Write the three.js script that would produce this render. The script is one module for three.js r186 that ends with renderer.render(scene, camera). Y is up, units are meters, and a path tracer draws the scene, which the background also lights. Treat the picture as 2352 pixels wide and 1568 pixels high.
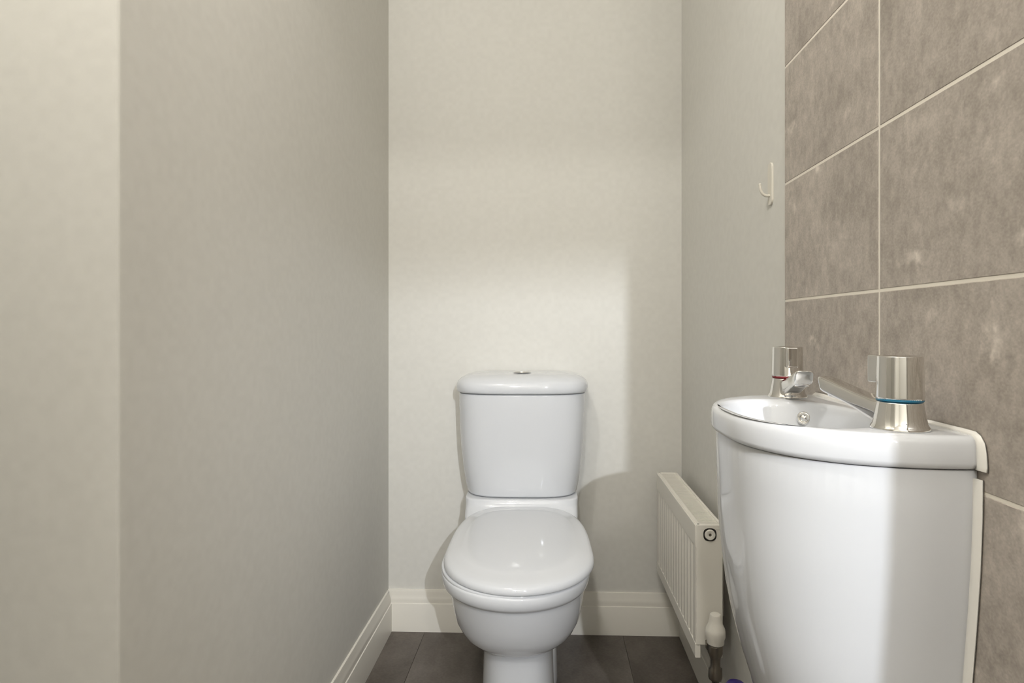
import * as THREE from 'three';
import { RoundedBoxGeometry } from 'three/addons/geometries/RoundedBoxGeometry.js';
import { mergeGeometries, toCreasedNormals } from 'three/addons/utils/BufferGeometryUtils.js';

// ------------------------------------------------------------------ camera, light, exposure
const scene = new THREE.Scene();
scene.background = new THREE.Color(0x000000);
const FOCAL = 1400, EYE = 0.945;                      // focal length in pixels of a 2352 x 1568 frame
const camera = new THREE.PerspectiveCamera(2 * Math.atan(784 / FOCAL) * 180 / Math.PI, 2352 / 1568, 0.02, 30);
camera.position.set(0, EYE, 0);
camera.rotation.set(0, Math.atan(49 / FOCAL), 0);
camera.setViewOffset(2352, 1568, -36, 34, 2352, 1568);

const renderer = new THREE.WebGLRenderer({ antialias: true });
renderer.toneMapping = THREE.LinearToneMapping;
renderer.toneMappingExposure = 1.48;
renderer.shadowMap.enabled = true;

const LIGHTS = {
  room: { color: [1.0, 0.98, 0.945], intensity: 1.45, at: [-0.38, 2.33, -0.38] },
  hall: { color: [1.0, 0.98, 0.945], intensity: 2.6, at: [-0.2, 2.30, 1.2] },
  shade: { color: [1.0, 0.98, 0.945], intensity: 1.42, at: [0.41, 1.87, 1.05] },
  hand: { color: [0.935, 0.985, 1.07], intensity: 8.4, at: [0.44, 1.58, 1.18], aim: [0.10, 0.50, -1.888], angle: 0.355, penumbra: 0.62 },
};

// ------------------------------------------------------------------ helpers
let seed = 20240611;
const rnd = () => { seed = (seed * 1664525 + 1013904223) >>> 0; return seed / 4294967296; };
const V3 = (x, y, z) => new THREE.Vector3(x, y, z);
function hash(x, y, s) { let h = (x * 374761393 + y * 668265263 + s * 974711) | 0; h = Math.imul(h ^ (h >>> 13), 1274126177); return ((h ^ (h >>> 16)) >>> 0) / 4294967296; }
function vnoise(x, y, px, py, s) {                     // value noise that repeats every px, py cells
  const xi = Math.floor(x), yi = Math.floor(y), fx = x - xi, fy = y - yi, m = (a, n) => ((a % n) + n) % n;
  const u = fx * fx * (3 - 2 * fx), v = fy * fy * (3 - 2 * fy);
  const a = hash(m(xi, px), m(yi, py), s), b = hash(m(xi + 1, px), m(yi, py), s), c = hash(m(xi, px), m(yi + 1, py), s), d = hash(m(xi + 1, px), m(yi + 1, py), s);
  return a + (b - a) * u + (c - a) * v + (a - b - c + d) * u * v;
}
function fbm(u, v, cx, cy, oct, s) { let t = 0, a = 0.5, n = 0; for (let i = 0; i < oct; i++) { t += a * vnoise(u * cx, v * cy, cx, cy, s + i); n += a; a *= 0.55; cx *= 2; cy *= 2; } return t / n; }
function texture(w, h, fn, srgb, rx = 1, ry = 1) {
  const d = new Uint8Array(w * h * 4);
  for (let j = 0; j < h; j++) for (let i = 0; i < w; i++) {
    const c = fn(i / w, j / h), k = (j * w + i) * 4;
    for (let q = 0; q < 3; q++) d[k + q] = Math.max(0, Math.min(255, Math.round(c[q])));
    d[k + 3] = 255;
  }
  const t = new THREE.DataTexture(d, w, h);
  t.wrapS = t.wrapT = THREE.RepeatWrapping; t.magFilter = THREE.LinearFilter; t.minFilter = THREE.LinearMipmapLinearFilter; t.generateMipmaps = true;
  if (srgb) t.colorSpace = THREE.SRGBColorSpace;
  t.repeat.set(rx, ry); t.needsUpdate = true;
  return t;
}
const taken = new Map();
const numbered = n => { const k = taken.get(n) ?? 0; taken.set(n, k + 1); return k ? n + '_' + String(k).padStart(3, '0') : n; };
function mesh(name, geo, mat, parent) {
  const g = Array.isArray(geo) ? mergeGeometries(geo.map(x => { const y = x.index ? x.toNonIndexed() : x; for (const k of Object.keys(y.attributes)) if (!['position', 'normal', 'uv'].includes(k)) y.deleteAttribute(k); return y; })) : geo;
  const o = new THREE.Mesh(g, mat); o.castShadow = o.receiveShadow = true;
  o.name = parent ? name : numbered(name);
  (parent ?? scene).add(o);
  return o;
}
function group(name, x = 0, y = 0, z = 0, turn = 0) { const o = new THREE.Group(); o.name = numbered(name); o.position.set(x, y, z); o.rotation.y = turn; scene.add(o); return o; }
const tag = (o, label, category, grp) => { o.userData.label = label; o.userData.category = category; if (grp) o.userData.group = grp; return o; };
const structure = (o, label) => { o.userData.kind = 'structure'; if (label) { o.userData.label = label; } return o; };
function box(x0, x1, y0, y1, z0, z1) {                 // box with uv in metres
  const g = new THREE.BoxGeometry(x1 - x0, y1 - y0, z1 - z0); g.translate((x0 + x1) / 2, (y0 + y1) / 2, (z0 + z1) / 2);
  return metreUV(g);
}
function metreUV(g, k = 1) {
  const p = g.attributes.position, n = g.attributes.normal, uv = new Float32Array(p.count * 2);
  for (let i = 0; i < p.count; i++) {
    const ax = Math.abs(n.getX(i)), ay = Math.abs(n.getY(i)), az = Math.abs(n.getZ(i));
    const [a, b] = ax > ay && ax > az ? [p.getZ(i), p.getY(i)] : ay > az ? [p.getX(i), p.getZ(i)] : [p.getX(i), p.getY(i)];
    uv[2 * i] = a * k; uv[2 * i + 1] = b * k;
  }
  g.setAttribute('uv', new THREE.BufferAttribute(uv, 2)); return g;
}
function rbox(x0, x1, y0, y1, z0, z1, r = 0.003, seg = 2) { const g = new RoundedBoxGeometry(x1 - x0, y1 - y0, z1 - z0, seg, r); g.translate((x0 + x1) / 2, (y0 + y1) / 2, (z0 + z1) / 2); return g; }
function chamferBox(w, h, d, c) {                      // a tile: centred, face towards +z, edges of that face chamfered
  const s = new THREE.Shape(); s.moveTo(-w / 2 + c, -h / 2 + c); s.lineTo(w / 2 - c, -h / 2 + c); s.lineTo(w / 2 - c, h / 2 - c); s.lineTo(-w / 2 + c, h / 2 - c); s.closePath();
  return new THREE.ExtrudeGeometry(s, { depth: d - c, bevelEnabled: true, bevelSegments: 1, bevelSize: c, bevelThickness: c, steps: 1 });
}
function lathe(pts, seg = 40) { return new THREE.LatheGeometry(pts.map(p => new THREE.Vector2(p[0], p[1])), seg); }
function loft(rings, capA = true, capB = true) {       // rings: arrays of Vector3, all of the same length, closed
  const n = rings[0].length, pos = [], idx = [], uv = [];
  rings.forEach((r, j) => r.forEach((p, i) => { pos.push(p.x, p.y, p.z); uv.push(i / n, j / rings.length); }));
  for (let j = 0; j < rings.length - 1; j++) for (let i = 0; i < n; i++) {
    const a = j * n + i, b = j * n + (i + 1) % n, c = a + n, d = b + n; idx.push(a, c, b, b, c, d);
  }
  const cap = (r, off, flip) => { const m = new THREE.Vector3(); r.forEach(p => m.add(p)); m.divideScalar(n); const k = pos.length / 3; pos.push(m.x, m.y, m.z); uv.push(0.5, 0.5); for (let i = 0; i < n; i++) { const a = off + i, b = off + (i + 1) % n; flip ? idx.push(k, b, a) : idx.push(k, a, b); } };
  if (capA) cap(rings[0], 0, false);
  if (capB) cap(rings[rings.length - 1], (rings.length - 1) * n, true);
  const g = new THREE.BufferGeometry();
  g.setAttribute('position', new THREE.Float32BufferAttribute(pos, 3)); g.setAttribute('uv', new THREE.Float32BufferAttribute(uv, 2)); g.setIndex(idx);
  // turn the faces outward
  let vol = 0; const A = V3(), B = V3(), C = V3();
  for (let i = 0; i < idx.length; i += 3) { A.fromArray(pos, idx[i] * 3); B.fromArray(pos, idx[i + 1] * 3); C.fromArray(pos, idx[i + 2] * 3); vol += A.dot(B.cross(C)); }
  if (vol < 0) { for (let i = 0; i < idx.length; i += 3) { const t = idx[i + 1]; idx[i + 1] = idx[i + 2]; idx[i + 2] = t; } g.setIndex(idx); }
  g.computeVertexNormals();
  return g;
}
const creased = (g, a = 0.6) => toCreasedNormals(g, a);
const pw = (v, e) => Math.sign(v) * Math.pow(Math.abs(v), e);
const tube = (pts, r, seg = 40, rad = 12) => new THREE.TubeGeometry(new THREE.CatmullRomCurve3(pts.map(p => V3(...p)), false, 'centripetal'), seg, r, rad, false);

// ------------------------------------------------------------------ materials
const paintBump = texture(512, 512, (u, v) => { const k = 255 * (fbm(u, v, 90, 90, 2, 3)); return [k, k, k]; }, false, 1.6, 1.6);
const paintTone = texture(512, 512, (u, v) => { const k = (fbm(u, v, 5, 5, 4, 21) - 0.5) * 1.4 + (fbm(u, v, 130, 130, 1, 5) - 0.5) * 4; return [209 + k, 207 + k, 200 + k]; }, true, 0.7, 0.7);
const M = {};
M.wall = new THREE.MeshStandardMaterial({ map: paintTone, roughness: 0.72, bumpMap: paintBump, bumpScale: 0.00006 });
M.ceiling = new THREE.MeshStandardMaterial({ color: 0xf1eee8, roughness: 0.9 });
M.gloss = new THREE.MeshStandardMaterial({ color: 0xe2ded4, roughness: 0.34 });                    // satin woodwork
M.ceramic = new THREE.MeshPhysicalMaterial({ color: new THREE.Color().setRGB(0.61, 0.622, 0.64), roughness: 0.035, ior: 1.52 });
M.plastic = new THREE.MeshPhysicalMaterial({ color: new THREE.Color().setRGB(0.60, 0.612, 0.63), roughness: 0.06, ior: 1.5 });
M.chrome = new THREE.MeshStandardMaterial({ color: new THREE.Color().setRGB(0.80, 0.79, 0.77), metalness: 1, roughness: 0.025 });
M.sealant = new THREE.MeshStandardMaterial({ color: 0xe4e1da, roughness: 0.4 });
M.radiator = new THREE.MeshStandardMaterial({ color: 0xe4e0d6, roughness: 0.38 });
M.dark = new THREE.MeshStandardMaterial({ color: 0x231f1b, roughness: 0.6 });
M.brass = new THREE.MeshStandardMaterial({ color: 0x857e74, metalness: 0.95, roughness: 0.3 });
M.red = new THREE.MeshStandardMaterial({ color: 0x7a0f1c, roughness: 0.35 });
M.blue = new THREE.MeshStandardMaterial({ color: 0x1f6f90, roughness: 0.3 });
M.purple = new THREE.MeshStandardMaterial({ color: 0x2e1a70, roughness: 0.35 });
M.bottle = new THREE.MeshStandardMaterial({ color: 0xe9e9ee, roughness: 0.35 });
M.hook = new THREE.MeshStandardMaterial({ color: 0xd3cec2, roughness: 0.4 });
M.grout = new THREE.MeshStandardMaterial({ color: 0xe0d9cc, roughness: 0.85 });
M.matteBlack = new THREE.MeshStandardMaterial({ color: 0x0c0c0c, roughness: 1, metalness: 0 });
M.blackPaint = new THREE.MeshStandardMaterial({ color: 0x1b1b1c, roughness: 0.5 });

// stone-look wall tiles: four prints, each used with its own cut of the pattern
function tilePrint(s) {
  return texture(768, 384, (u, v) => {
    const cloud = fbm(u, v, 4, 3, 4, s), streak = fbm(u + 0.03 * fbm(u, v, 6, 4, 2, s + 40), v, 44, 13, 3, s + 11), grain = fbm(u, v, 190, 110, 2, s + 23);
    const chalk = Math.max(0, fbm(u, v, 9, 5, 4, s + 57) - 0.64) * 2.6 * Math.max(0, fbm(u, v, 34, 16, 3, s + 71) - 0.36);
    const k = (cloud - 0.5) * 36 + (streak - 0.5) * 34 + (grain - 0.5) * 24 + chalk * 190;
    return [166 + k, 157 + k * 0.98, 147 + k * 0.95];
  }, true, 1 / 0.396, 1 / 0.198);
}
const tileMats = [101, 211, 307, 419].map(s => new THREE.MeshStandardMaterial({ map: tilePrint(s), roughness: 0.5 }));
const floorPrint = s => texture(512, 512, (u, v) => {
  const k = (fbm(u, v, 4, 4, 4, s) - 0.5) * 46 + (fbm(u, v, 22, 9, 3, s + 7) - 0.5) * 18 + (fbm(u, v, 150, 150, 1, s + 13) - 0.5) * 12;
  return [88 + k, 81 + k, 74 + k];
}, true, 1 / 0.61, 1 / 0.61);
const floorMats = [511, 613, 719].map(s => new THREE.MeshStandardMaterial({ map: floorPrint(s), roughness: 0.45 }));

// ------------------------------------------------------------------ the room
const XR = 0.407, XL = -0.501, ZB = -1.888, ZRET = -0.693, CEIL = 2.4;
const ZF = 0.0, WT = 0.10;                              // hall face and thickness of the front wall
const OP0 = -0.395, OP1 = 0.364, HEAD = 1.98;           // door opening
const XALC = -1.10;                                     // alcove beside the door
const HX0 = -1.3, HX1 = 1.3, HZ = 1.9;                  // hall

structure(mesh('wall_back', box(XL - 0.1, XR + 0.12, 0, CEIL, ZB - 0.1, ZB), M.wall), 'pale greige painted wall behind the toilet');
{ // left wall with its return beside the door, outside corner softly rounded
  const s = new THREE.Shape(), r = 0.006, P = (x, z) => [x, -z];
  s.moveTo(...P(XL - 0.1, ZB)); s.lineTo(...P(XL, ZB)); s.lineTo(...P(XL, ZRET - r));
  for (let i = 1; i <= 6; i++) { const a = i / 6 * Math.PI / 2; s.lineTo(...P(XL - r + r * Math.cos(a), ZRET - r + r * Math.sin(a))); }
  s.lineTo(...P(XALC, ZRET)); s.lineTo(...P(XALC, ZRET - 0.1)); s.lineTo(...P(XL - 0.1, ZRET - 0.1)); s.closePath();
  let g = new THREE.ExtrudeGeometry(s, { depth: CEIL, bevelEnabled: false }); g.rotateX(-Math.PI / 2);
  g = metreUV(creased(g, 0.5)); structure(mesh('wall_left', g, M.wall), 'pale greige painted wall on the left with a return');
}
structure(mesh('wall_alcove', box(XALC - 0.1, XALC, 0, CEIL, ZRET - 0.1, ZF), M.wall), 'painted end wall of the alcove beside the door');
{ // front wall with the doorway
  const g = [box(XALC - 0.1, OP0, 0, CEIL, ZF - WT, ZF), box(OP1, XR + 0.12, 0, CEIL, ZF - WT, ZF), box(OP0, OP1, HEAD, CEIL, ZF - WT, ZF)];
  structure(mesh('wall_front', g, M.wall), 'painted wall with the doorway');
  const f = [box(OP0 - 0.065, OP0, 0, HEAD + 0.065, ZF, ZF + 0.014), box(OP1, OP1 + 0.065, 0, HEAD + 0.065, ZF, ZF + 0.014), box(OP0, OP1, HEAD, HEAD + 0.065, ZF, ZF + 0.014)];
  structure(mesh('trim_1', f, M.gloss), 'painted architrave around the doorway on the hall side');
}
const wallRight = structure(group('wall_right'), 'right wall, painted towards the back and tiled behind the basin');
mesh('painted_wall', box(XR, XR + 0.12, 0, CEIL, ZB, ZF - WT), M.wall, wallRight);
const TX = 0.400, TILE_END = -1.052, TILE_JOINT = -0.755;
mesh('grout', box(TX + 0.0014, XR, 0, CEIL, TILE_END + 0.002, ZF - WT), M.grout, wallRight);
{ // tiles in courses of 198 mm, straight joints
  const G = 0.0034, cols = [[TILE_END, TILE_JOINT], [TILE_JOINT, TILE_JOINT + 0.396], [TILE_JOINT + 0.396, ZF - WT]], cache = {};
  for (let r = 0; r < 13; r++) cols.forEach(([za, zb], c) => {
    const y0 = -0.001 + r * 0.198, y1 = Math.min(y0 + 0.198, CEIL), z0 = c ? za + G / 2 : za, z1 = c < 2 ? zb - G / 2 : zb, h = y1 - y0 - G, w = z1 - z0;
    if (h < 0.02) return;
    const key = c + '_' + h.toFixed(3);
    let list = cache[key];
    if (!list) list = cache[key] = [0, 1, 2].map(() => { const g = chamferBox(w, h, 0.0068, 0.0008), uv = g.attributes.uv, du = rnd() * 0.4, dv = rnd() * 0.2; for (let i = 0; i < uv.count; i++) uv.setXY(i, uv.getX(i) + du, uv.getY(i) + dv); return g; });
    const o = mesh('tile', list[Math.floor(rnd() * 3)], tileMats[(r * 3 + c * 2 + Math.floor(rnd() * 2)) % 4], wallRight);
    if (rnd() < 0.4) o.rotation.set(0, -Math.PI / 2, Math.PI, 'YXZ'); else o.rotation.y = -Math.PI / 2;
    o.position.set(TX + 0.0076, (y0 + y1) / 2, (z0 + z1) / 2);
  });
}
structure(mesh('ceiling', box(XALC - 0.1, XR + 0.12, CEIL, CEIL + 0.1, ZB - 0.1, ZF), M.ceiling), 'white ceiling');
const floor = structure(group('floor'), 'dark grey stone-look vinyl floor');
mesh('subfloor', box(XALC - 0.1, XR + 0.12, -0.1, -0.003, ZB - 0.1, ZF), M.dark, floor);
{ // vinyl tiles 610 mm with tight joints
  const P = 0.61, X0 = -0.384, Z0 = -1.50, xs = [XALC - 0.1, X0 - P, X0, X0 + P, XR + 0.12], zs = [ZB - 0.1, Z0, Z0 + P, Z0 + 2 * P, ZF];
  for (let i = 0; i < xs.length - 1; i++) for (let j = 0; j < zs.length - 1; j++) {
    const g = chamferBox(xs[i + 1] - xs[i] - 0.0006, zs[j + 1] - zs[j] - 0.0006, 0.003, 0.0005), uv = g.attributes.uv, du = rnd(), dv = rnd();
    for (let k = 0; k < uv.count; k++) uv.setXY(k, uv.getX(k) + du, uv.getY(k) + dv);
    const o = mesh('floor_tile', g, floorMats[(i + 2 * j) % 3], floor); o.rotation.x = -Math.PI / 2; o.position.set((xs[i] + xs[i + 1]) / 2, -0.003, (zs[j] + zs[j + 1]) / 2);
  }
}
// skirting: an ogee moulding, profile as (distance from wall, height)
function skirting(name, label, len, x, z, turn) {
  const prof = [[0, 0], [0.0135, 0], [0.0135, 0.084], [0.0128, 0.0865], [0.0105, 0.0875], [0.0105, 0.090], [0.0108, 0.096], [0.0098, 0.104], [0.0072, 0.112], [0.0058, 0.119], [0.0062, 0.1235], [0.005, 0.127], [0, 0.1275]];
  const s = new THREE.Shape(prof.map(p => new THREE.Vector2(p[0], p[1])));
  let g = new THREE.ExtrudeGeometry(s, { depth: len, bevelEnabled: false }); g = creased(g, 0.45);
  const o = structure(mesh(name, g, M.gloss), label); o.position.set(x, 0, z); o.rotation.y = turn; return o;
}
skirting('baseboard_back', 'cream skirting board along the back wall', XR - XL, XR, ZB, -Math.PI / 2);
skirting('baseboard_left', 'cream skirting board along the left wall', ZRET - ZB - 0.0135, XL, ZB + 0.0135, 0);
{ const o = skirting('baseboard_right', 'cream skirting board under the radiator', TILE_END - ZB - 0.0135, XR, TILE_END, Math.PI); o.scale.x = 0.75; }

// hall beyond the doorway, behind the viewer
structure(mesh('wall_hall_left', box(HX0 - 0.1, HX0, 0, CEIL, ZF, HZ), M.wall), 'painted left wall of the hall');
structure(mesh('wall_hall_right', box(HX1, HX1 + 0.1, 0, CEIL, ZF, HZ), M.wall), 'painted right wall of the hall');
structure(mesh('wall_hall_back', box(HX0 - 0.1, HX1 + 0.1, 0, CEIL, HZ, HZ + 0.1), M.wall), 'painted far wall of the hall');
structure(mesh('wall_hall_front', [box(HX0 - 0.1, XALC - 0.1, 0, CEIL, ZF - 0.1, ZF), box(XR + 0.12, HX1 + 0.1, 0, CEIL, ZF - 0.1, ZF)], M.wall), 'painted hall wall on both sides of the doorway');
structure(mesh('ceiling_hall', box(HX0 - 0.1, HX1 + 0.1, CEIL, CEIL + 0.1, ZF, HZ + 0.1), M.ceiling), 'white ceiling of the hall');
structure(mesh('floor_hall', box(HX0 - 0.1, HX1 + 0.1, -0.1, 0, ZF, HZ + 0.1), floorMats[1]), 'dark grey hall floor');

// ------------------------------------------------------------------ lamps
function ceilingLamp(name, label, L, r) {
  const o = group(name, L.at[0], CEIL, L.at[2]); tag(o, label, 'ceiling light');
  mesh('base', lathe([[0, 0], [r * 1.08, 0], [r * 1.08, -0.016], [r, -0.02], [0, -0.02]]), M.gloss, o);
  const glow = new THREE.MeshStandardMaterial({ color: 0xffffff, roughness: 0.5, emissive: new THREE.Color().setRGB(...L.color), emissiveIntensity: 2.2 });
  const pts = []; for (let i = 0; i <= 12; i++) { const a = i / 12 * Math.PI / 2; pts.push([r * Math.cos(a), -0.02 - 0.085 * Math.sin(a)]); }
  mesh('lamp_shade', lathe(pts), glow, o).castShadow = false;
  const p = new THREE.PointLight(new THREE.Color().setRGB(...L.color), L.intensity); p.position.set(0, L.at[1] - CEIL, 0); p.castShadow = true; p.shadow.radius = 2.2; p.name = 'lamp_glow'; o.add(p);
  return o;
}
ceilingLamp('ceiling_light', 'round white dome lamp on the ceiling above the toilet room', LIGHTS.room, 0.14);
ceilingLamp('ceiling_light', 'round white dome lamp on the hall ceiling outside the doorway', LIGHTS.hall, 0.16);
{ // pendant lamp with a small white globe in the hall
  const L = LIGHTS.shade, o = group('pendant_light', L.at[0], CEIL, L.at[2]); tag(o, 'pendant lamp with a small white globe hanging in the hall', 'lamp');
  const y = L.at[1] - CEIL;
  mesh('ceiling_rose', lathe([[0, 0], [0.045, 0], [0.045, -0.012], [0.012, -0.03], [0, -0.03]]), M.gloss, o);
  mesh('cord', new THREE.CylinderGeometry(0.003, 0.003, -y - 0.11, 10).translate(0, -0.02 - (-y - 0.11) / 2, 0), M.gloss, o);
  mesh('lamp_holder', lathe([[0, y + 0.10], [0.018, y + 0.10], [0.020, y + 0.06], [0, y + 0.06]], 24), M.gloss, o);
  const glow = new THREE.MeshStandardMaterial({ color: 0xffffff, roughness: 0.5, emissive: new THREE.Color().setRGB(...L.color), emissiveIntensity: 2.0 });
  mesh('lamp_globe', new THREE.SphereGeometry(0.065, 32, 20).translate(0, y, 0), glow, o).castShadow = false;
  const p = new THREE.PointLight(new THREE.Color().setRGB(...L.color), L.intensity); p.position.set(0, y, 0); p.castShadow = true; p.shadow.radius = 2.9; p.name = 'lamp_glow'; o.add(p);
}
{ // photographer's small lamp on a stand in the doorway, a hood above its lens
  const L = LIGHTS.hand, o = group('lamp_on_stand', L.at[0], 0, L.at[2] + 0.06); tag(o, 'small black lamp with a flat hood on a tripod stand in the hall', 'lamp');
  const head = new THREE.Group(); head.name = 'lamp_head'; o.add(head); head.position.set(0, L.at[1], -0.06);
  mesh('housing', rbox(-0.035, 0.035, -0.028, 0.028, 0.006, 0.07, 0.006), M.blackPaint, head);
  mesh('hood', rbox(-0.20, 0.20, -0.001, 0.001, -0.145, 0.145, 0.0008).rotateX(-0.25).translate(0, -0.006, -0.14), M.matteBlack, head);
  mesh('hood_arm', rbox(-0.02, 0.02, 0.026, 0.033, -0.012, 0.03, 0.001), M.blackPaint, head);
  const glow = new THREE.MeshStandardMaterial({ color: 0xffffff, emissive: new THREE.Color().setRGB(...L.color), emissiveIntensity: 20 });
  const lens = mesh('bulb', new THREE.CylinderGeometry(0.012, 0.012, 0.004, 24).rotateX(Math.PI / 2).translate(0, 0, 0.004), glow, head);
  mesh('pole', new THREE.CylinderGeometry(0.008, 0.008, L.at[1] - 0.16, 16).translate(0, 0.13 + (L.at[1] - 0.16) / 2, 0), M.blackPaint, o);
  for (let i = 0; i < 3; i++) { const a = i * 2.094 + 0.5; mesh('leg', tube([[0, 0.32, 0], [0.14 * Math.cos(a), 0.16, 0.14 * Math.sin(a)], [0.28 * Math.cos(a), 0.008, 0.28 * Math.sin(a)]], 0.008, 12, 8), M.blackPaint, o); }
  const s = new THREE.SpotLight(new THREE.Color().setRGB(...L.color), L.intensity, 0, L.angle, L.penumbra, 2); s.name = 'lamp_beam';
  s.position.set(...L.at); s.target.position.set(...L.aim); s.castShadow = true; s.shadow.radius = 0.6; s.shadow.mapSize.set(2048, 2048); s.shadow.camera.near = 0.02;
  scene.add(s); scene.add(s.target);
}

// ------------------------------------------------------------------ toilet
{
  const T = group('toilet', -0.080, 0, ZB + 0.006, 0.0174);
  tag(T, 'white close-coupled ceramic toilet with its lid closed against the back wall', 'toilet');
  const N = 96;
  // plan outline: widest half-width w at distance c, front F, back B
  const egg = (y, F, c, w, B, nf = 2, nb = 2.4, dx = 0, tilt = 0) => { const r = []; for (let i = 0; i < N; i++) { const a = i / N * 2 * Math.PI, f = Math.sin(a) >= 0, e = 2 / (f ? nf : nb); const s = c + (f ? F - c : c - B) * pw(Math.sin(a), e); r.push(V3(dx + w * pw(Math.cos(a), e), y + tilt * (0.69 - s), s)); } return r; };
  const pan = loft([
    egg(0, 0.578, 0.42, 0.091, 0.12, 2.8, 3), egg(0.01, 0.577, 0.42, 0.090, 0.12, 2.8, 3), egg(0.10, 0.570, 0.42, 0.084, 0.12, 2.8, 3), egg(0.20, 0.566, 0.42, 0.081, 0.12, 2.7, 3), egg(0.230, 0.566, 0.42, 0.0815, 0.12, 2.6, 3),
    egg(0.236, 0.573, 0.43, 0.086, 0.12, 2.4, 3), egg(0.242, 0.588, 0.44, 0.099, 0.12, 2.3, 3), egg(0.252, 0.606, 0.455, 0.116, 0.12, 2.2, 3), egg(0.268, 0.625, 0.47, 0.131, 0.12, 2.1, 3), egg(0.292, 0.643, 0.48, 0.141, 0.12, 2.05, 3), egg(0.325, 0.657, 0.495, 0.1465, 0.13, 2, 3), egg(0.36, 0.667, 0.51, 0.1495, 0.14, 2, 3),
    egg(0.372, 0.669, 0.515, 0.150, 0.15), egg(0.3755, 0.6705, 0.52, 0.151, 0.16), egg(0.378, 0.676, 0.52, 0.1545, 0.17, 2, 2.4, -0.001), egg(0.3815, 0.6835, 0.52, 0.1585, 0.18, 2, 2.4, -0.002), egg(0.387, 0.688, 0.52, 0.1615, 0.19, 2, 2.4, -0.003), egg(0.397, 0.691, 0.52, 0.1638, 0.2, 2, 2.4, -0.003), egg(0.407, 0.691, 0.52, 0.1648, 0.2, 2, 2.4, -0.003), egg(0.4115, 0.688, 0.52, 0.163, 0.2, 2, 2.4, -0.003), egg(0.413, 0.682, 0.52, 0.159, 0.21, 2, 2.4, -0.003),
  ]);
  // shelf that carries the cistern
  const blk = (y, w, f, b = 0.01, n = 6) => { const r = []; for (let i = 0; i < N; i++) { const a = i / N * 2 * Math.PI, e = 2 / n; r.push(V3(w * pw(Math.cos(a), e), y, (f + b) / 2 + (f - b) / 2 * pw(Math.sin(a), e))); } return r; };
  const shelf = loft([blk(0.0, 0.085, 0.20), blk(0.20, 0.085, 0.20), blk(0.30, 0.115, 0.22), blk(0.37, 0.146, 0.25), blk(0.40, 0.153, 0.262), blk(0.418, 0.156, 0.262), blk(0.428, 0.157, 0.250), blk(0.440, 0.158, 0.218), blk(0.452, 0.159, 0.205), blk(0.463, 0.1595, 0.202), blk(0.4665, 0.157, 0.200), blk(0.467, 0.15, 0.195)]);
  const foot = loft([blk(0, 0.098, 0.40, 0.06, 3), blk(0.035, 0.098, 0.40, 0.06, 3), blk(0.09, 0.096, 0.385, 0.06, 3), blk(0.112, 0.088, 0.36, 0.06, 3), blk(0.116, 0.075, 0.34, 0.06, 3)]);
  mesh('pan', [pan, shelf, foot], M.ceramic, T);
  // seat and lid
  const lidO = (k, y, dy = 0) => { const r = [], C = 0.515; for (let i = 0; i < N; i++) { const a = i / N * 2 * Math.PI, f = Math.sin(a) >= 0; let x, s;
    if (f) { x = 0.1675 * Math.cos(a); s = C + 0.176 * Math.sin(a); } else { x = 0.1675 * pw(Math.cos(a), 2 / 3.2); s = C + 0.329 * pw(Math.sin(a), 2 / 3.2); }
    r.push(V3(x * k, y + 0.028 * (0.69 - (C + (s - C) * k)), 0.455 + (s - 0.455) * k)); } return r; };
  const seat = mesh('seat', loft([lidO(0.975, 0.4085), lidO(0.985, 0.4095), lidO(0.985, 0.4145), lidO(0.97, 0.4155)]), M.plastic, T); seat.position.x = -0.0035;
  const lid = mesh('seat_lid', loft([lidO(0.975, 0.4158), lidO(0.992, 0.4162), lidO(1.0, 0.4185), lidO(1.0, 0.4235), lidO(0.993, 0.4285), lidO(0.975, 0.4325), lidO(0.94, 0.4358), lidO(0.89, 0.4380), lidO(0.835, 0.4400), lidO(0.80, 0.4420), lidO(0.77, 0.4435), lidO(0.70, 0.4452), lidO(0.5, 0.4478), lidO(0.25, 0.4492)]), M.plastic, T);
  lid.position.x = 0.004;
  for (const s of [-1, 1]) mesh('hinge', new THREE.CylinderGeometry(0.008, 0.008, 0.045, 20).rotateZ(Math.PI / 2).translate(s * 0.075, 0.438, 0.232), M.plastic, T);
  // cistern
  const tk = (y, w, f, n = 3.6) => { const r = [], b = 0.0; for (let i = 0; i < N; i++) { const a = i / N * 2 * Math.PI, fr = Math.sin(a) >= 0; r.push(fr ? V3(w * pw(Math.cos(a), 2 / n), y, 0.075 + (f - 0.075) * pw(Math.sin(a), 2 / n * 1.25)) : V3(w * pw(Math.cos(a), 2 / 9), y, 0.075 + (0.075 - b) * pw(Math.sin(a), 2 / 9))); } return r; };
  mesh('cistern', loft([tk(0.468, 0.150, 0.178), tk(0.469, 0.157, 0.186), tk(0.474, 0.1605, 0.190), tk(0.50, 0.166, 0.1925), tk(0.54, 0.1725, 0.195), tk(0.60, 0.179, 0.1975), tk(0.66, 0.1825, 0.199), tk(0.72, 0.1845, 0.200), tk(0.752, 0.1848, 0.2003), tk(0.757, 0.183, 0.199)]), M.ceramic, T);
  const lidC = mesh('cistern_lid', loft([tk(0.7578, 0.184, 0.200), tk(0.7585, 0.1885, 0.2045), tk(0.763, 0.1915, 0.2075), tk(0.772, 0.1925, 0.2085), tk(0.781, 0.1915, 0.2075), tk(0.790, 0.187, 0.203), tk(0.797, 0.179, 0.195), tk(0.803, 0.167, 0.182), tk(0.807, 0.15, 0.165), tk(0.810, 0.11, 0.14)]), M.ceramic, T);
  const btn = new THREE.Group(); btn.name = 'flush_button'; btn.position.set(0, 0.8115, 0.108); btn.scale.setScalar(1.15); T.add(btn);
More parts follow.
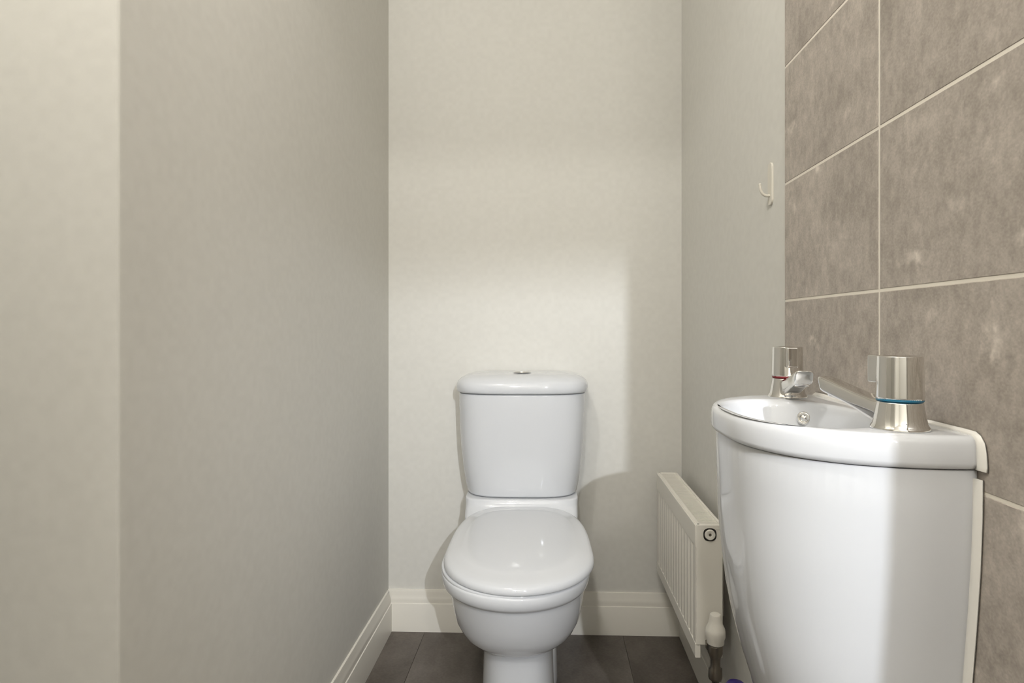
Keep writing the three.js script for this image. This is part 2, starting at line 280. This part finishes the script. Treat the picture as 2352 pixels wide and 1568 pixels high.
  mesh('collar', lathe([[0.0, 0], [0.0225, 0], [0.0225, 0.002], [0.0212, 0.0032], [0.0200, 0.0028], [0.0200, 0.0008], [0, 0.0008]], 48), M.chrome, btn);
  for (const [a0, a1, nm] of [[-1.25, 1.25, 'full_flush'], [1.32, 2 * Math.PI - 1.32, 'half_flush']]) {
    const s = new THREE.Shape(); s.absarc(0, 0, 0.0192, a0, a1, false); s.closePath();
    mesh(nm, new THREE.ExtrudeGeometry(s, { depth: 0.002, bevelEnabled: true, bevelSize: 0.0006, bevelThickness: 0.0006, bevelSegments: 2, curveSegments: 24 }).rotateX(-Math.PI / 2).translate(0, 0.0012, 0), M.chrome, btn);
  }
}

// ------------------------------------------------------------------ basin and its pedestal
const BX = 0.3995, BZ = -0.757, BN = 160;
const dee = (U, V, n = 2.5) => { const r = []; for (let i = 0; i <= 200; i++) { const a = i / 200 * Math.PI; r.push([U * pw(Math.cos(a), 2 / n), V * Math.pow(Math.sin(a), 2 / n)]); } return r; };   // (u along the wall, v out from it)
const CV = 0.104, CU = 0.008;
const angles = (() => { const r = []; for (let i = 0; i < BN; i++) r.push(i / BN * 2 * Math.PI); return r; })();
function radial(poly, a) {                              // distance from the bowl's centre to a closed outline
  const dx = Math.cos(a), dy = Math.sin(a); let best = 0;
  for (let i = 0; i < poly.length; i++) { const [x1, y1] = poly[i], [x2, y2] = poly[(i + 1) % poly.length]; const ex = x2 - x1, ey = y2 - y1, den = dx * ey - dy * ex; if (Math.abs(den) < 1e-12) continue;
    const t = ((x1 - CU) * ey - (y1 - CV) * ex) / den, s = ((x1 - CU) * dy - (y1 - CV) * dx) / den; if (t > 0 && s >= -1e-6 && s <= 1 + 1e-6) best = Math.max(best, t); }
  return best;
}
function fillet(path, h) {                               // a wedge of sealant along the wall: path of (u, y, width), outside on the left hand
  const rings = path.map(([u, y, w], i) => { const a = path[Math.max(0, i - 1)], b = path[Math.min(path.length - 1, i + 1)], du = b[0] - a[0], dy = b[1] - a[1], l = Math.hypot(du, dy) || 1, nu = dy / l, ny = -du / l, P = (d, x) => V3(x, y + ny * d, BZ + u + nu * d);
    return [P(-0.0025, TX), P(-0.0025, TX - h), P(0.0012, TX - h * 0.96), P(w * 0.45, TX - h * 0.62), P(w * 0.8, TX - h * 0.3), P(w, TX)]; });
  return loft(rings);
}
const place = (u, y, v) => V3(BX - v, y, BZ + u);
{
  const B = group('basin', 0, 0, 0); tag(B, 'small white wall-hung ceramic basin with two chrome taps on the tiled wall', 'basin');
  const outer = dee(0.179, 0.190);
  const inset = (d, y) => angles.map(a => { const r = radial(outer, a), u = CU + Math.cos(a) * r, v = CV + Math.sin(a) * r; const k = 1 - d / Math.max(r, 0.02); return place(CU + (u - CU) * k, y, Math.max(0, v <= 1e-4 ? 0 : CV + (v - CV) * k)); });
  const bowl = (k, y, dv = 0) => angles.map(a => { const n = 2.25, c = Math.cos(a), s = Math.sin(a), r = 1 / Math.pow(Math.pow(Math.abs(c) / 0.117, n) + Math.pow(Math.abs(s) / 0.0765, n), 1 / n); return place(CU + 0.003 + c * r * k, y, CV + s * r * k + dv); });
  const rings = [inset(0.016, 0.8115), inset(0.005, 0.8118), inset(0.0015, 0.8135), inset(0, 0.818), inset(0.0002, 0.828), inset(0.0008, 0.835), inset(0.0025, 0.8395), inset(0.0055, 0.8422), inset(0.010, 0.8433),
    bowl(1.075, 0.8433), bowl(1.035, 0.8425), bowl(1.005, 0.839), bowl(0.985, 0.832), bowl(0.955, 0.815), bowl(0.905, 0.790), bowl(0.82, 0.772), bowl(0.66, 0.760), bowl(0.42, 0.754), bowl(0.2, 0.752)];
  mesh('bowl', loft(rings), M.ceramic, B);
  mesh('waste', lathe([[0, 0.0015], [0.012, 0.0015], [0.013, 0.003], [0.022, 0.003], [0.025, 0.0]], 32).translate(BX - CV, 0.7525, BZ + CU), M.chrome, B);
  // overflow on the far back side of the bowl
  const ov = new THREE.Group(); ov.name = 'overflow'; B.add(ov); ov.position.copy(place(-0.078, 0.8215, 0.056)); ov.lookAt(place(0.12, 0.855, 0.17));
  mesh('ring', lathe([[0.0052, -0.003], [0.0052, 0.001], [0.0068, 0.0022], [0.0088, 0.0012], [0.0092, -0.003]], 32).rotateX(Math.PI / 2), M.chrome, ov);
  mesh('plug', lathe([[0, 0.0012], [0.0040, 0.0004], [0.0055, -0.0015], [0.0055, -0.003], [0, -0.003]], 24).rotateX(Math.PI / 2), M.chrome, ov);
  // sealant along the wall
  const edge = []; for (const k of [1, -1]) { const half = [[0.1784, 0.8122, 0.0095], [0.1787, 0.8160, 0.0090], [0.1788, 0.828, 0.0080], [0.1780, 0.8360, 0.0065], [0.1755, 0.8405, 0.0050], [0.1710, 0.8428, 0.0045], [0.160, 0.8433, 0.0042], [0.08, 0.8433, 0.0042]].map(([u, y, w]) => [k * u, y, w]); edge.push(...(k > 0 ? half : half.reverse())); }
  mesh('sealant', fillet(edge, 0.0045), M.sealant, B);

  const P = group('semi_pedestal', 0, 0, 0); tag(P, 'white tapering ceramic half pedestal fixed to the tiles under the basin', 'pedestal');
  const prof = [[0.24, 0.085, 0.03], [0.245, 0.094, 0.045], [0.27, 0.104, 0.062], [0.31, 0.114, 0.080], [0.36, 0.126, 0.100], [0.42, 0.137, 0.118], [0.46, 0.143, 0.131], [0.50, 0.148, 0.143], [0.54, 0.152, 0.1555], [0.58, 0.157, 0.1655], [0.614, 0.160, 0.172], [0.65, 0.164, 0.1765], [0.685, 0.1675, 0.180], [0.72, 0.1705, 0.182], [0.767, 0.173, 0.183], [0.8105, 0.1735, 0.184]];
  const ringP = ([y, U, V]) => { const d = dee(U, V), r = []; for (let i = 0; i <= 120; i++) { const [u, v] = d[Math.round(i / 120 * 200)]; r.push(place(u, y, v)); } for (let i = 1; i < 24; i++) r.push(place(-U + 2 * U * i / 24, y, 0)); return r; };
  const inner = prof.slice(2).map(([y, U, V]) => [y, U - 0.0045, V - 0.0045]);
  mesh('shell', loft([...prof.map(ringP), ...inner.reverse().map(p => ringP(p).map(q => V3(q.x - (q.x > BX - 1e-6 ? 0.002 : 0), q.y, q.z)))]), M.ceramic, P);
  for (const k of [1, -1]) { const e = prof.slice(1).map(([y, U]) => [k * U, Math.min(y, 0.8035), 0.0085]); mesh('sealant', fillet(k > 0 ? e : e.reverse(), 0.0045), M.sealant, P); }
}
function tap(name, label, x, z, turn, ringMat) {
  const o = group(name, x, 0.8433, z, turn); tag(o, label, 'tap', 'basin taps');
  mesh('body', lathe([[0, 0], [0.0262, 0], [0.0267, 0.0012], [0.0260, 0.003], [0.0242, 0.0055], [0.0230, 0.011], [0.0216, 0.019], [0.0205, 0.0262], [0.0202, 0.0285], [0, 0.0285]], 64), M.chrome, o);
  mesh('indicator_ring', lathe([[0.0, 0.0283], [0.0208, 0.0283], [0.0211, 0.0292], [0.0210, 0.0300], [0.0, 0.0300]], 64), ringMat, o);
  const h = mesh('handle', lathe([[0, 0.0300], [0.0211, 0.0300], [0.0213, 0.032], [0.0209, 0.050], [0.0204, 0.0718], [0.0200, 0.0726], [0.0190, 0.0728], [0.017, 0.0718], [0, 0.0710]], 64), M.chrome, o);
  mesh('lever', rbox(-0.0078, 0.0078, 0.044, 0.0726, 0.012, 0.033, 0.0022, 3), M.chrome, h);
  // spout: a rising rounded bar
  const sec = (zc, yb, yt, w, lean) => { const r = [], n = 40; for (let i = 0; i < n; i++) { const a = i / n * 2 * Math.PI, e = 2 / 4.5, yy = (yb + yt) / 2 + (yt - yb) / 2 * pw(Math.sin(a), e); r.push(V3(w * pw(Math.cos(a), e), yy, zc + lean * (yy - yb))); } return r; };
  mesh('spout', loft([sec(0.004, 0.003, 0.026, 0.0145, 0), sec(0.020, 0.0035, 0.0275, 0.0140, 0), sec(0.030, 0.0070, 0.0290, 0.0128, 0), sec(0.045, 0.0130, 0.0320, 0.0120, 0.05), sec(0.060, 0.0180, 0.0360, 0.0116, 0.1), sec(0.078, 0.0230, 0.0410, 0.0116, 0.18), sec(0.091, 0.0265, 0.0448, 0.0116, 0.28), sec(0.0945, 0.0278, 0.0452, 0.0111, 0.3), sec(0.0962, 0.0298, 0.0438, 0.0100, 0.3)]), M.chrome, o);
  mesh('outlet', lathe([[0, 0.0002], [0.0062, 0.0002], [0.0062, -0.0012], [0.0088, -0.0012], [0.0094, 0.004], [0, 0.004]], 32).rotateX(-0.24).translate(0, 0.0245, 0.083), M.chrome, o);
  mesh('nozzle', lathe([[0, -0.0005], [0.006, -0.0005], [0.006, 0.003], [0, 0.003]], 24).rotateX(-0.24).translate(0, 0.0243, 0.083), M.dark, o);
  return o;
}
tap('basin_tap', 'chrome basin tap with a blue ring on the near corner of the basin', 0.349, -0.6195, Math.atan2(-0.031, -0.095), M.blue);
tap('basin_tap', 'chrome basin tap with a red ring on the far corner of the basin', 0.345, -0.895, Math.atan2(-0.016, 0.1), M.red);

// ------------------------------------------------------------------ radiator
{
  const R = group('radiator', 0, 0, 0); tag(R, 'small cream panel radiator low on the right wall in the back corner', 'radiator');
  const x0 = 0.319, x1 = 0.379, z0 = -1.82, z1 = -1.34, y0 = 0.222, y1 = 0.514;
  // fluted front panel: plan profile drawn along z, swept upward
  const flutes = 14, zs = z0 + 0.02, ze = z1 - 0.02, pitch = (ze - zs) / flutes, front = [];
  front.push([z0 + 0.004, x0 + 0.001], [zs, x0 + 0.001]);
  for (let i = 0; i < flutes; i++) { const a = zs + i * pitch; front.push([a + pitch * 0.30, x0 + 0.001], [a + pitch * 0.42, x0 + 0.0032], [a + pitch * 0.70, x0 + 0.0032], [a + pitch * 0.82, x0 + 0.001]); }
  front.push([z1 - 0.004, x0 + 0.001]);
  const s = new THREE.Shape(); s.moveTo(front[0][0], -front[0][1]); front.slice(1).forEach(([z, x]) => s.lineTo(z, -x)); s.lineTo(z1 - 0.004, -(x0 + 0.012)); s.lineTo(z0 + 0.004, -(x0 + 0.012)); s.closePath();
  // shape (z, -x) swept by height: map (a, b, h) -> (x = -b, y = h, z = a)
  const sweep = (shape, h0, h1) => { const g = new THREE.ExtrudeGeometry(shape, { depth: h1 - h0, bevelEnabled: false }), p = g.attributes.position; for (let i = 0; i < p.count; i++) p.setXYZ(i, -p.getY(i), h0 + p.getZ(i), p.getX(i)); g.computeVertexNormals(); return creased(g, 0.5); };
  mesh('front_panel', [sweep(s, y0 + 0.03, y1 - 0.048), rbox(x0, x0 + 0.012, y1 - 0.05, y1 - 0.002, z0 + 0.002, z1 - 0.002, 0.002), rbox(x0, x0 + 0.012, y0, y0 + 0.032, z0 + 0.002, z1 - 0.002, 0.002)], M.radiator, R);
  mesh('back_panel', rbox(x1 - 0.012, x1, y0, y1 - 0.004, z0 + 0.003, z1 - 0.003, 0.002), M.radiator, R);
  const fins = []; for (let z = z0 + 0.02; z < z1 - 0.02; z += 0.0125) fins.push(box(x0 + 0.0125, x1 - 0.0125, y0 + 0.04, y1 - 0.04, z, z + 0.0012));
  mesh('convector', fins, M.radiator, R);
  for (const z of [z0, z1 - 0.0035]) {
    const e = mesh('side_panel', rbox(x0 + 0.002, x1 - 0.001, y0 + 0.03, y1 - 0.006, z, z + 0.0035, 0.0015), M.radiator, R);
    if (z > z0) {
      const plug = new THREE.Group(); plug.name = 'plug'; e.add(plug); plug.position.set(0.350, 0.4925, z1);
      const q = new THREE.Shape(); for (let i = 0; i < 40; i++) { const a = i / 40 * 2 * Math.PI, x = 0.0142 * pw(Math.cos(a), 2 / 2.7), y = 0.0142 * pw(Math.sin(a), 2 / 2.7); i ? q.lineTo(x, y) : q.moveTo(x, y); } q.closePath();
      mesh('recess', new THREE.ExtrudeGeometry(q, { depth: 0.0006, bevelEnabled: false }), M.dark, plug);
    }
  }
  mesh('plug', lathe([[0.003, 0.0005], [0.0032, 0.0028], [0.0100, 0.0034], [0.0112, 0.0022], [0.0114, 0.0]], 32).rotateX(Math.PI / 2).translate(0.350, 0.4925, z1 + 0.0005), M.radiator, R);
  mesh('vent_screw', new THREE.CylinderGeometry(0.0031, 0.0031, 0.0024, 16).rotateX(Math.PI / 2).translate(0.350, 0.4925, z1 + 0.0014), M.brass, R);
  // top grille: frame and cross bars
  const bars = [rbox(x0 + 0.003, x0 + 0.011, y1 - 0.010, y1, z0, z1, 0.002), rbox(x1 - 0.006, x1, y1 - 0.010, y1, z0, z1, 0.002), rbox(x0 + 0.002, x1, y1 - 0.012, y1, z0, z0 + 0.009, 0.002), rbox(x0 + 0.002, x1, y1 - 0.012, y1, z1 - 0.009, z1 + 0.0005, 0.002)];
  for (let z = z0 + 0.013; z < z1 - 0.011; z += 0.0072) bars.push(box(x0 + 0.010, x1 - 0.005, y1 - 0.006, y1 - 0.003, z, z + 0.0030));
  mesh('top_grille', bars, M.radiator, R);
  for (const z of [z0 + 0.09, z1 - 0.12]) mesh('bracket', rbox(x1, XR, y0 + 0.05, y1 - 0.05, z, z + 0.03, 0.002), M.radiator, R);
  // lockshield valve below the plug
  const vx = 0.3525, vz = -1.305, v = new THREE.Group(); v.name = 'valve'; v.position.set(vx, 0, vz); R.add(v);
  mesh('cap', lathe([[0, 0.337], [0.0095, 0.3368], [0.0115, 0.335], [0.0125, 0.326], [0.0150, 0.316], [0.0198, 0.306], [0.0205, 0.300], [0.0205, 0.290], [0.0182, 0.284], [0.0178, 0.276], [0.0168, 0.274], [0, 0.274]], 36), M.radiator, v);
  mesh('valve_body', [lathe([[0, 0.275], [0.0150, 0.275], [0.0165, 0.270], [0.0165, 0.256], [0.0128, 0.248], [0.0105, 0.240], [0.0105, 0.224], [0.0145, 0.221], [0.0150, 0.204], [0.0132, 0.198], [0.0085, 0.195], [0, 0.195]], 8), new THREE.CylinderGeometry(0.0105, 0.0105, 0.036, 24).rotateX(Math.PI / 2).translate(0, 0.258, -0.017)], M.brass, v);
  mesh('union_nut', new THREE.CylinderGeometry(0.0155, 0.0155, 0.012, 6).rotateX(Math.PI / 2).translate(0, 0.258, -0.0235), M.brass, v);
  mesh('pipe', new THREE.CylinderGeometry(0.0075, 0.0075, 0.192, 20).translate(0, 0.096, 0), M.brass, v);
}

// ------------------------------------------------------------------ hook, bottle
{
  const H = group('wall_hook', XR, 1.206, -1.131); tag(H, 'small off-white stick-on hook on the painted wall beside the tiles', 'hook');
  const plate = new THREE.Shape(); const w = 0.0095, h = 0.038; plate.moveTo(-w, -h + w); plate.absarc(0, -h + w, w, Math.PI, 2 * Math.PI, false); plate.lineTo(w, h - w); plate.absarc(0, h - w, w, 0, Math.PI, false); plate.closePath();
  mesh('plate', new THREE.ExtrudeGeometry(plate, { depth: 0.0025, bevelEnabled: true, bevelSize: 0.001, bevelThickness: 0.001, bevelSegments: 2, curveSegments: 16 }).rotateY(-Math.PI / 2), M.hook, H);
  mesh('hook_arm', [tube([[-0.002, -0.021, 0], [-0.009, -0.0215, 0], [-0.0155, -0.018, 0], [-0.0195, -0.0105, 0], [-0.021, -0.001, 0]], 0.0026, 30, 12), new THREE.SphereGeometry(0.0027, 12, 10).translate(-0.021, -0.001, 0)], M.hook, H);
}
{
  const o = group('cleaner_bottle', 0.360, 0, -1.187); tag(o, 'bottle with a purple cap on the floor between radiator and pedestal', 'bottle');
  mesh('bottle_body', lathe([[0, 0], [0.030, 0], [0.032, 0.003], [0.032, 0.14], [0.030, 0.165], [0.020, 0.195], [0.015, 0.205], [0.015, 0.214], [0, 0.214]], 40), M.bottle, o);
  mesh('cap', lathe([[0, 0.208], [0.0215, 0.208], [0.0215, 0.242], [0.0205, 0.252], [0.016, 0.258], [0, 0.260]], 40), M.purple, o);
}

renderer.render(scene, camera);
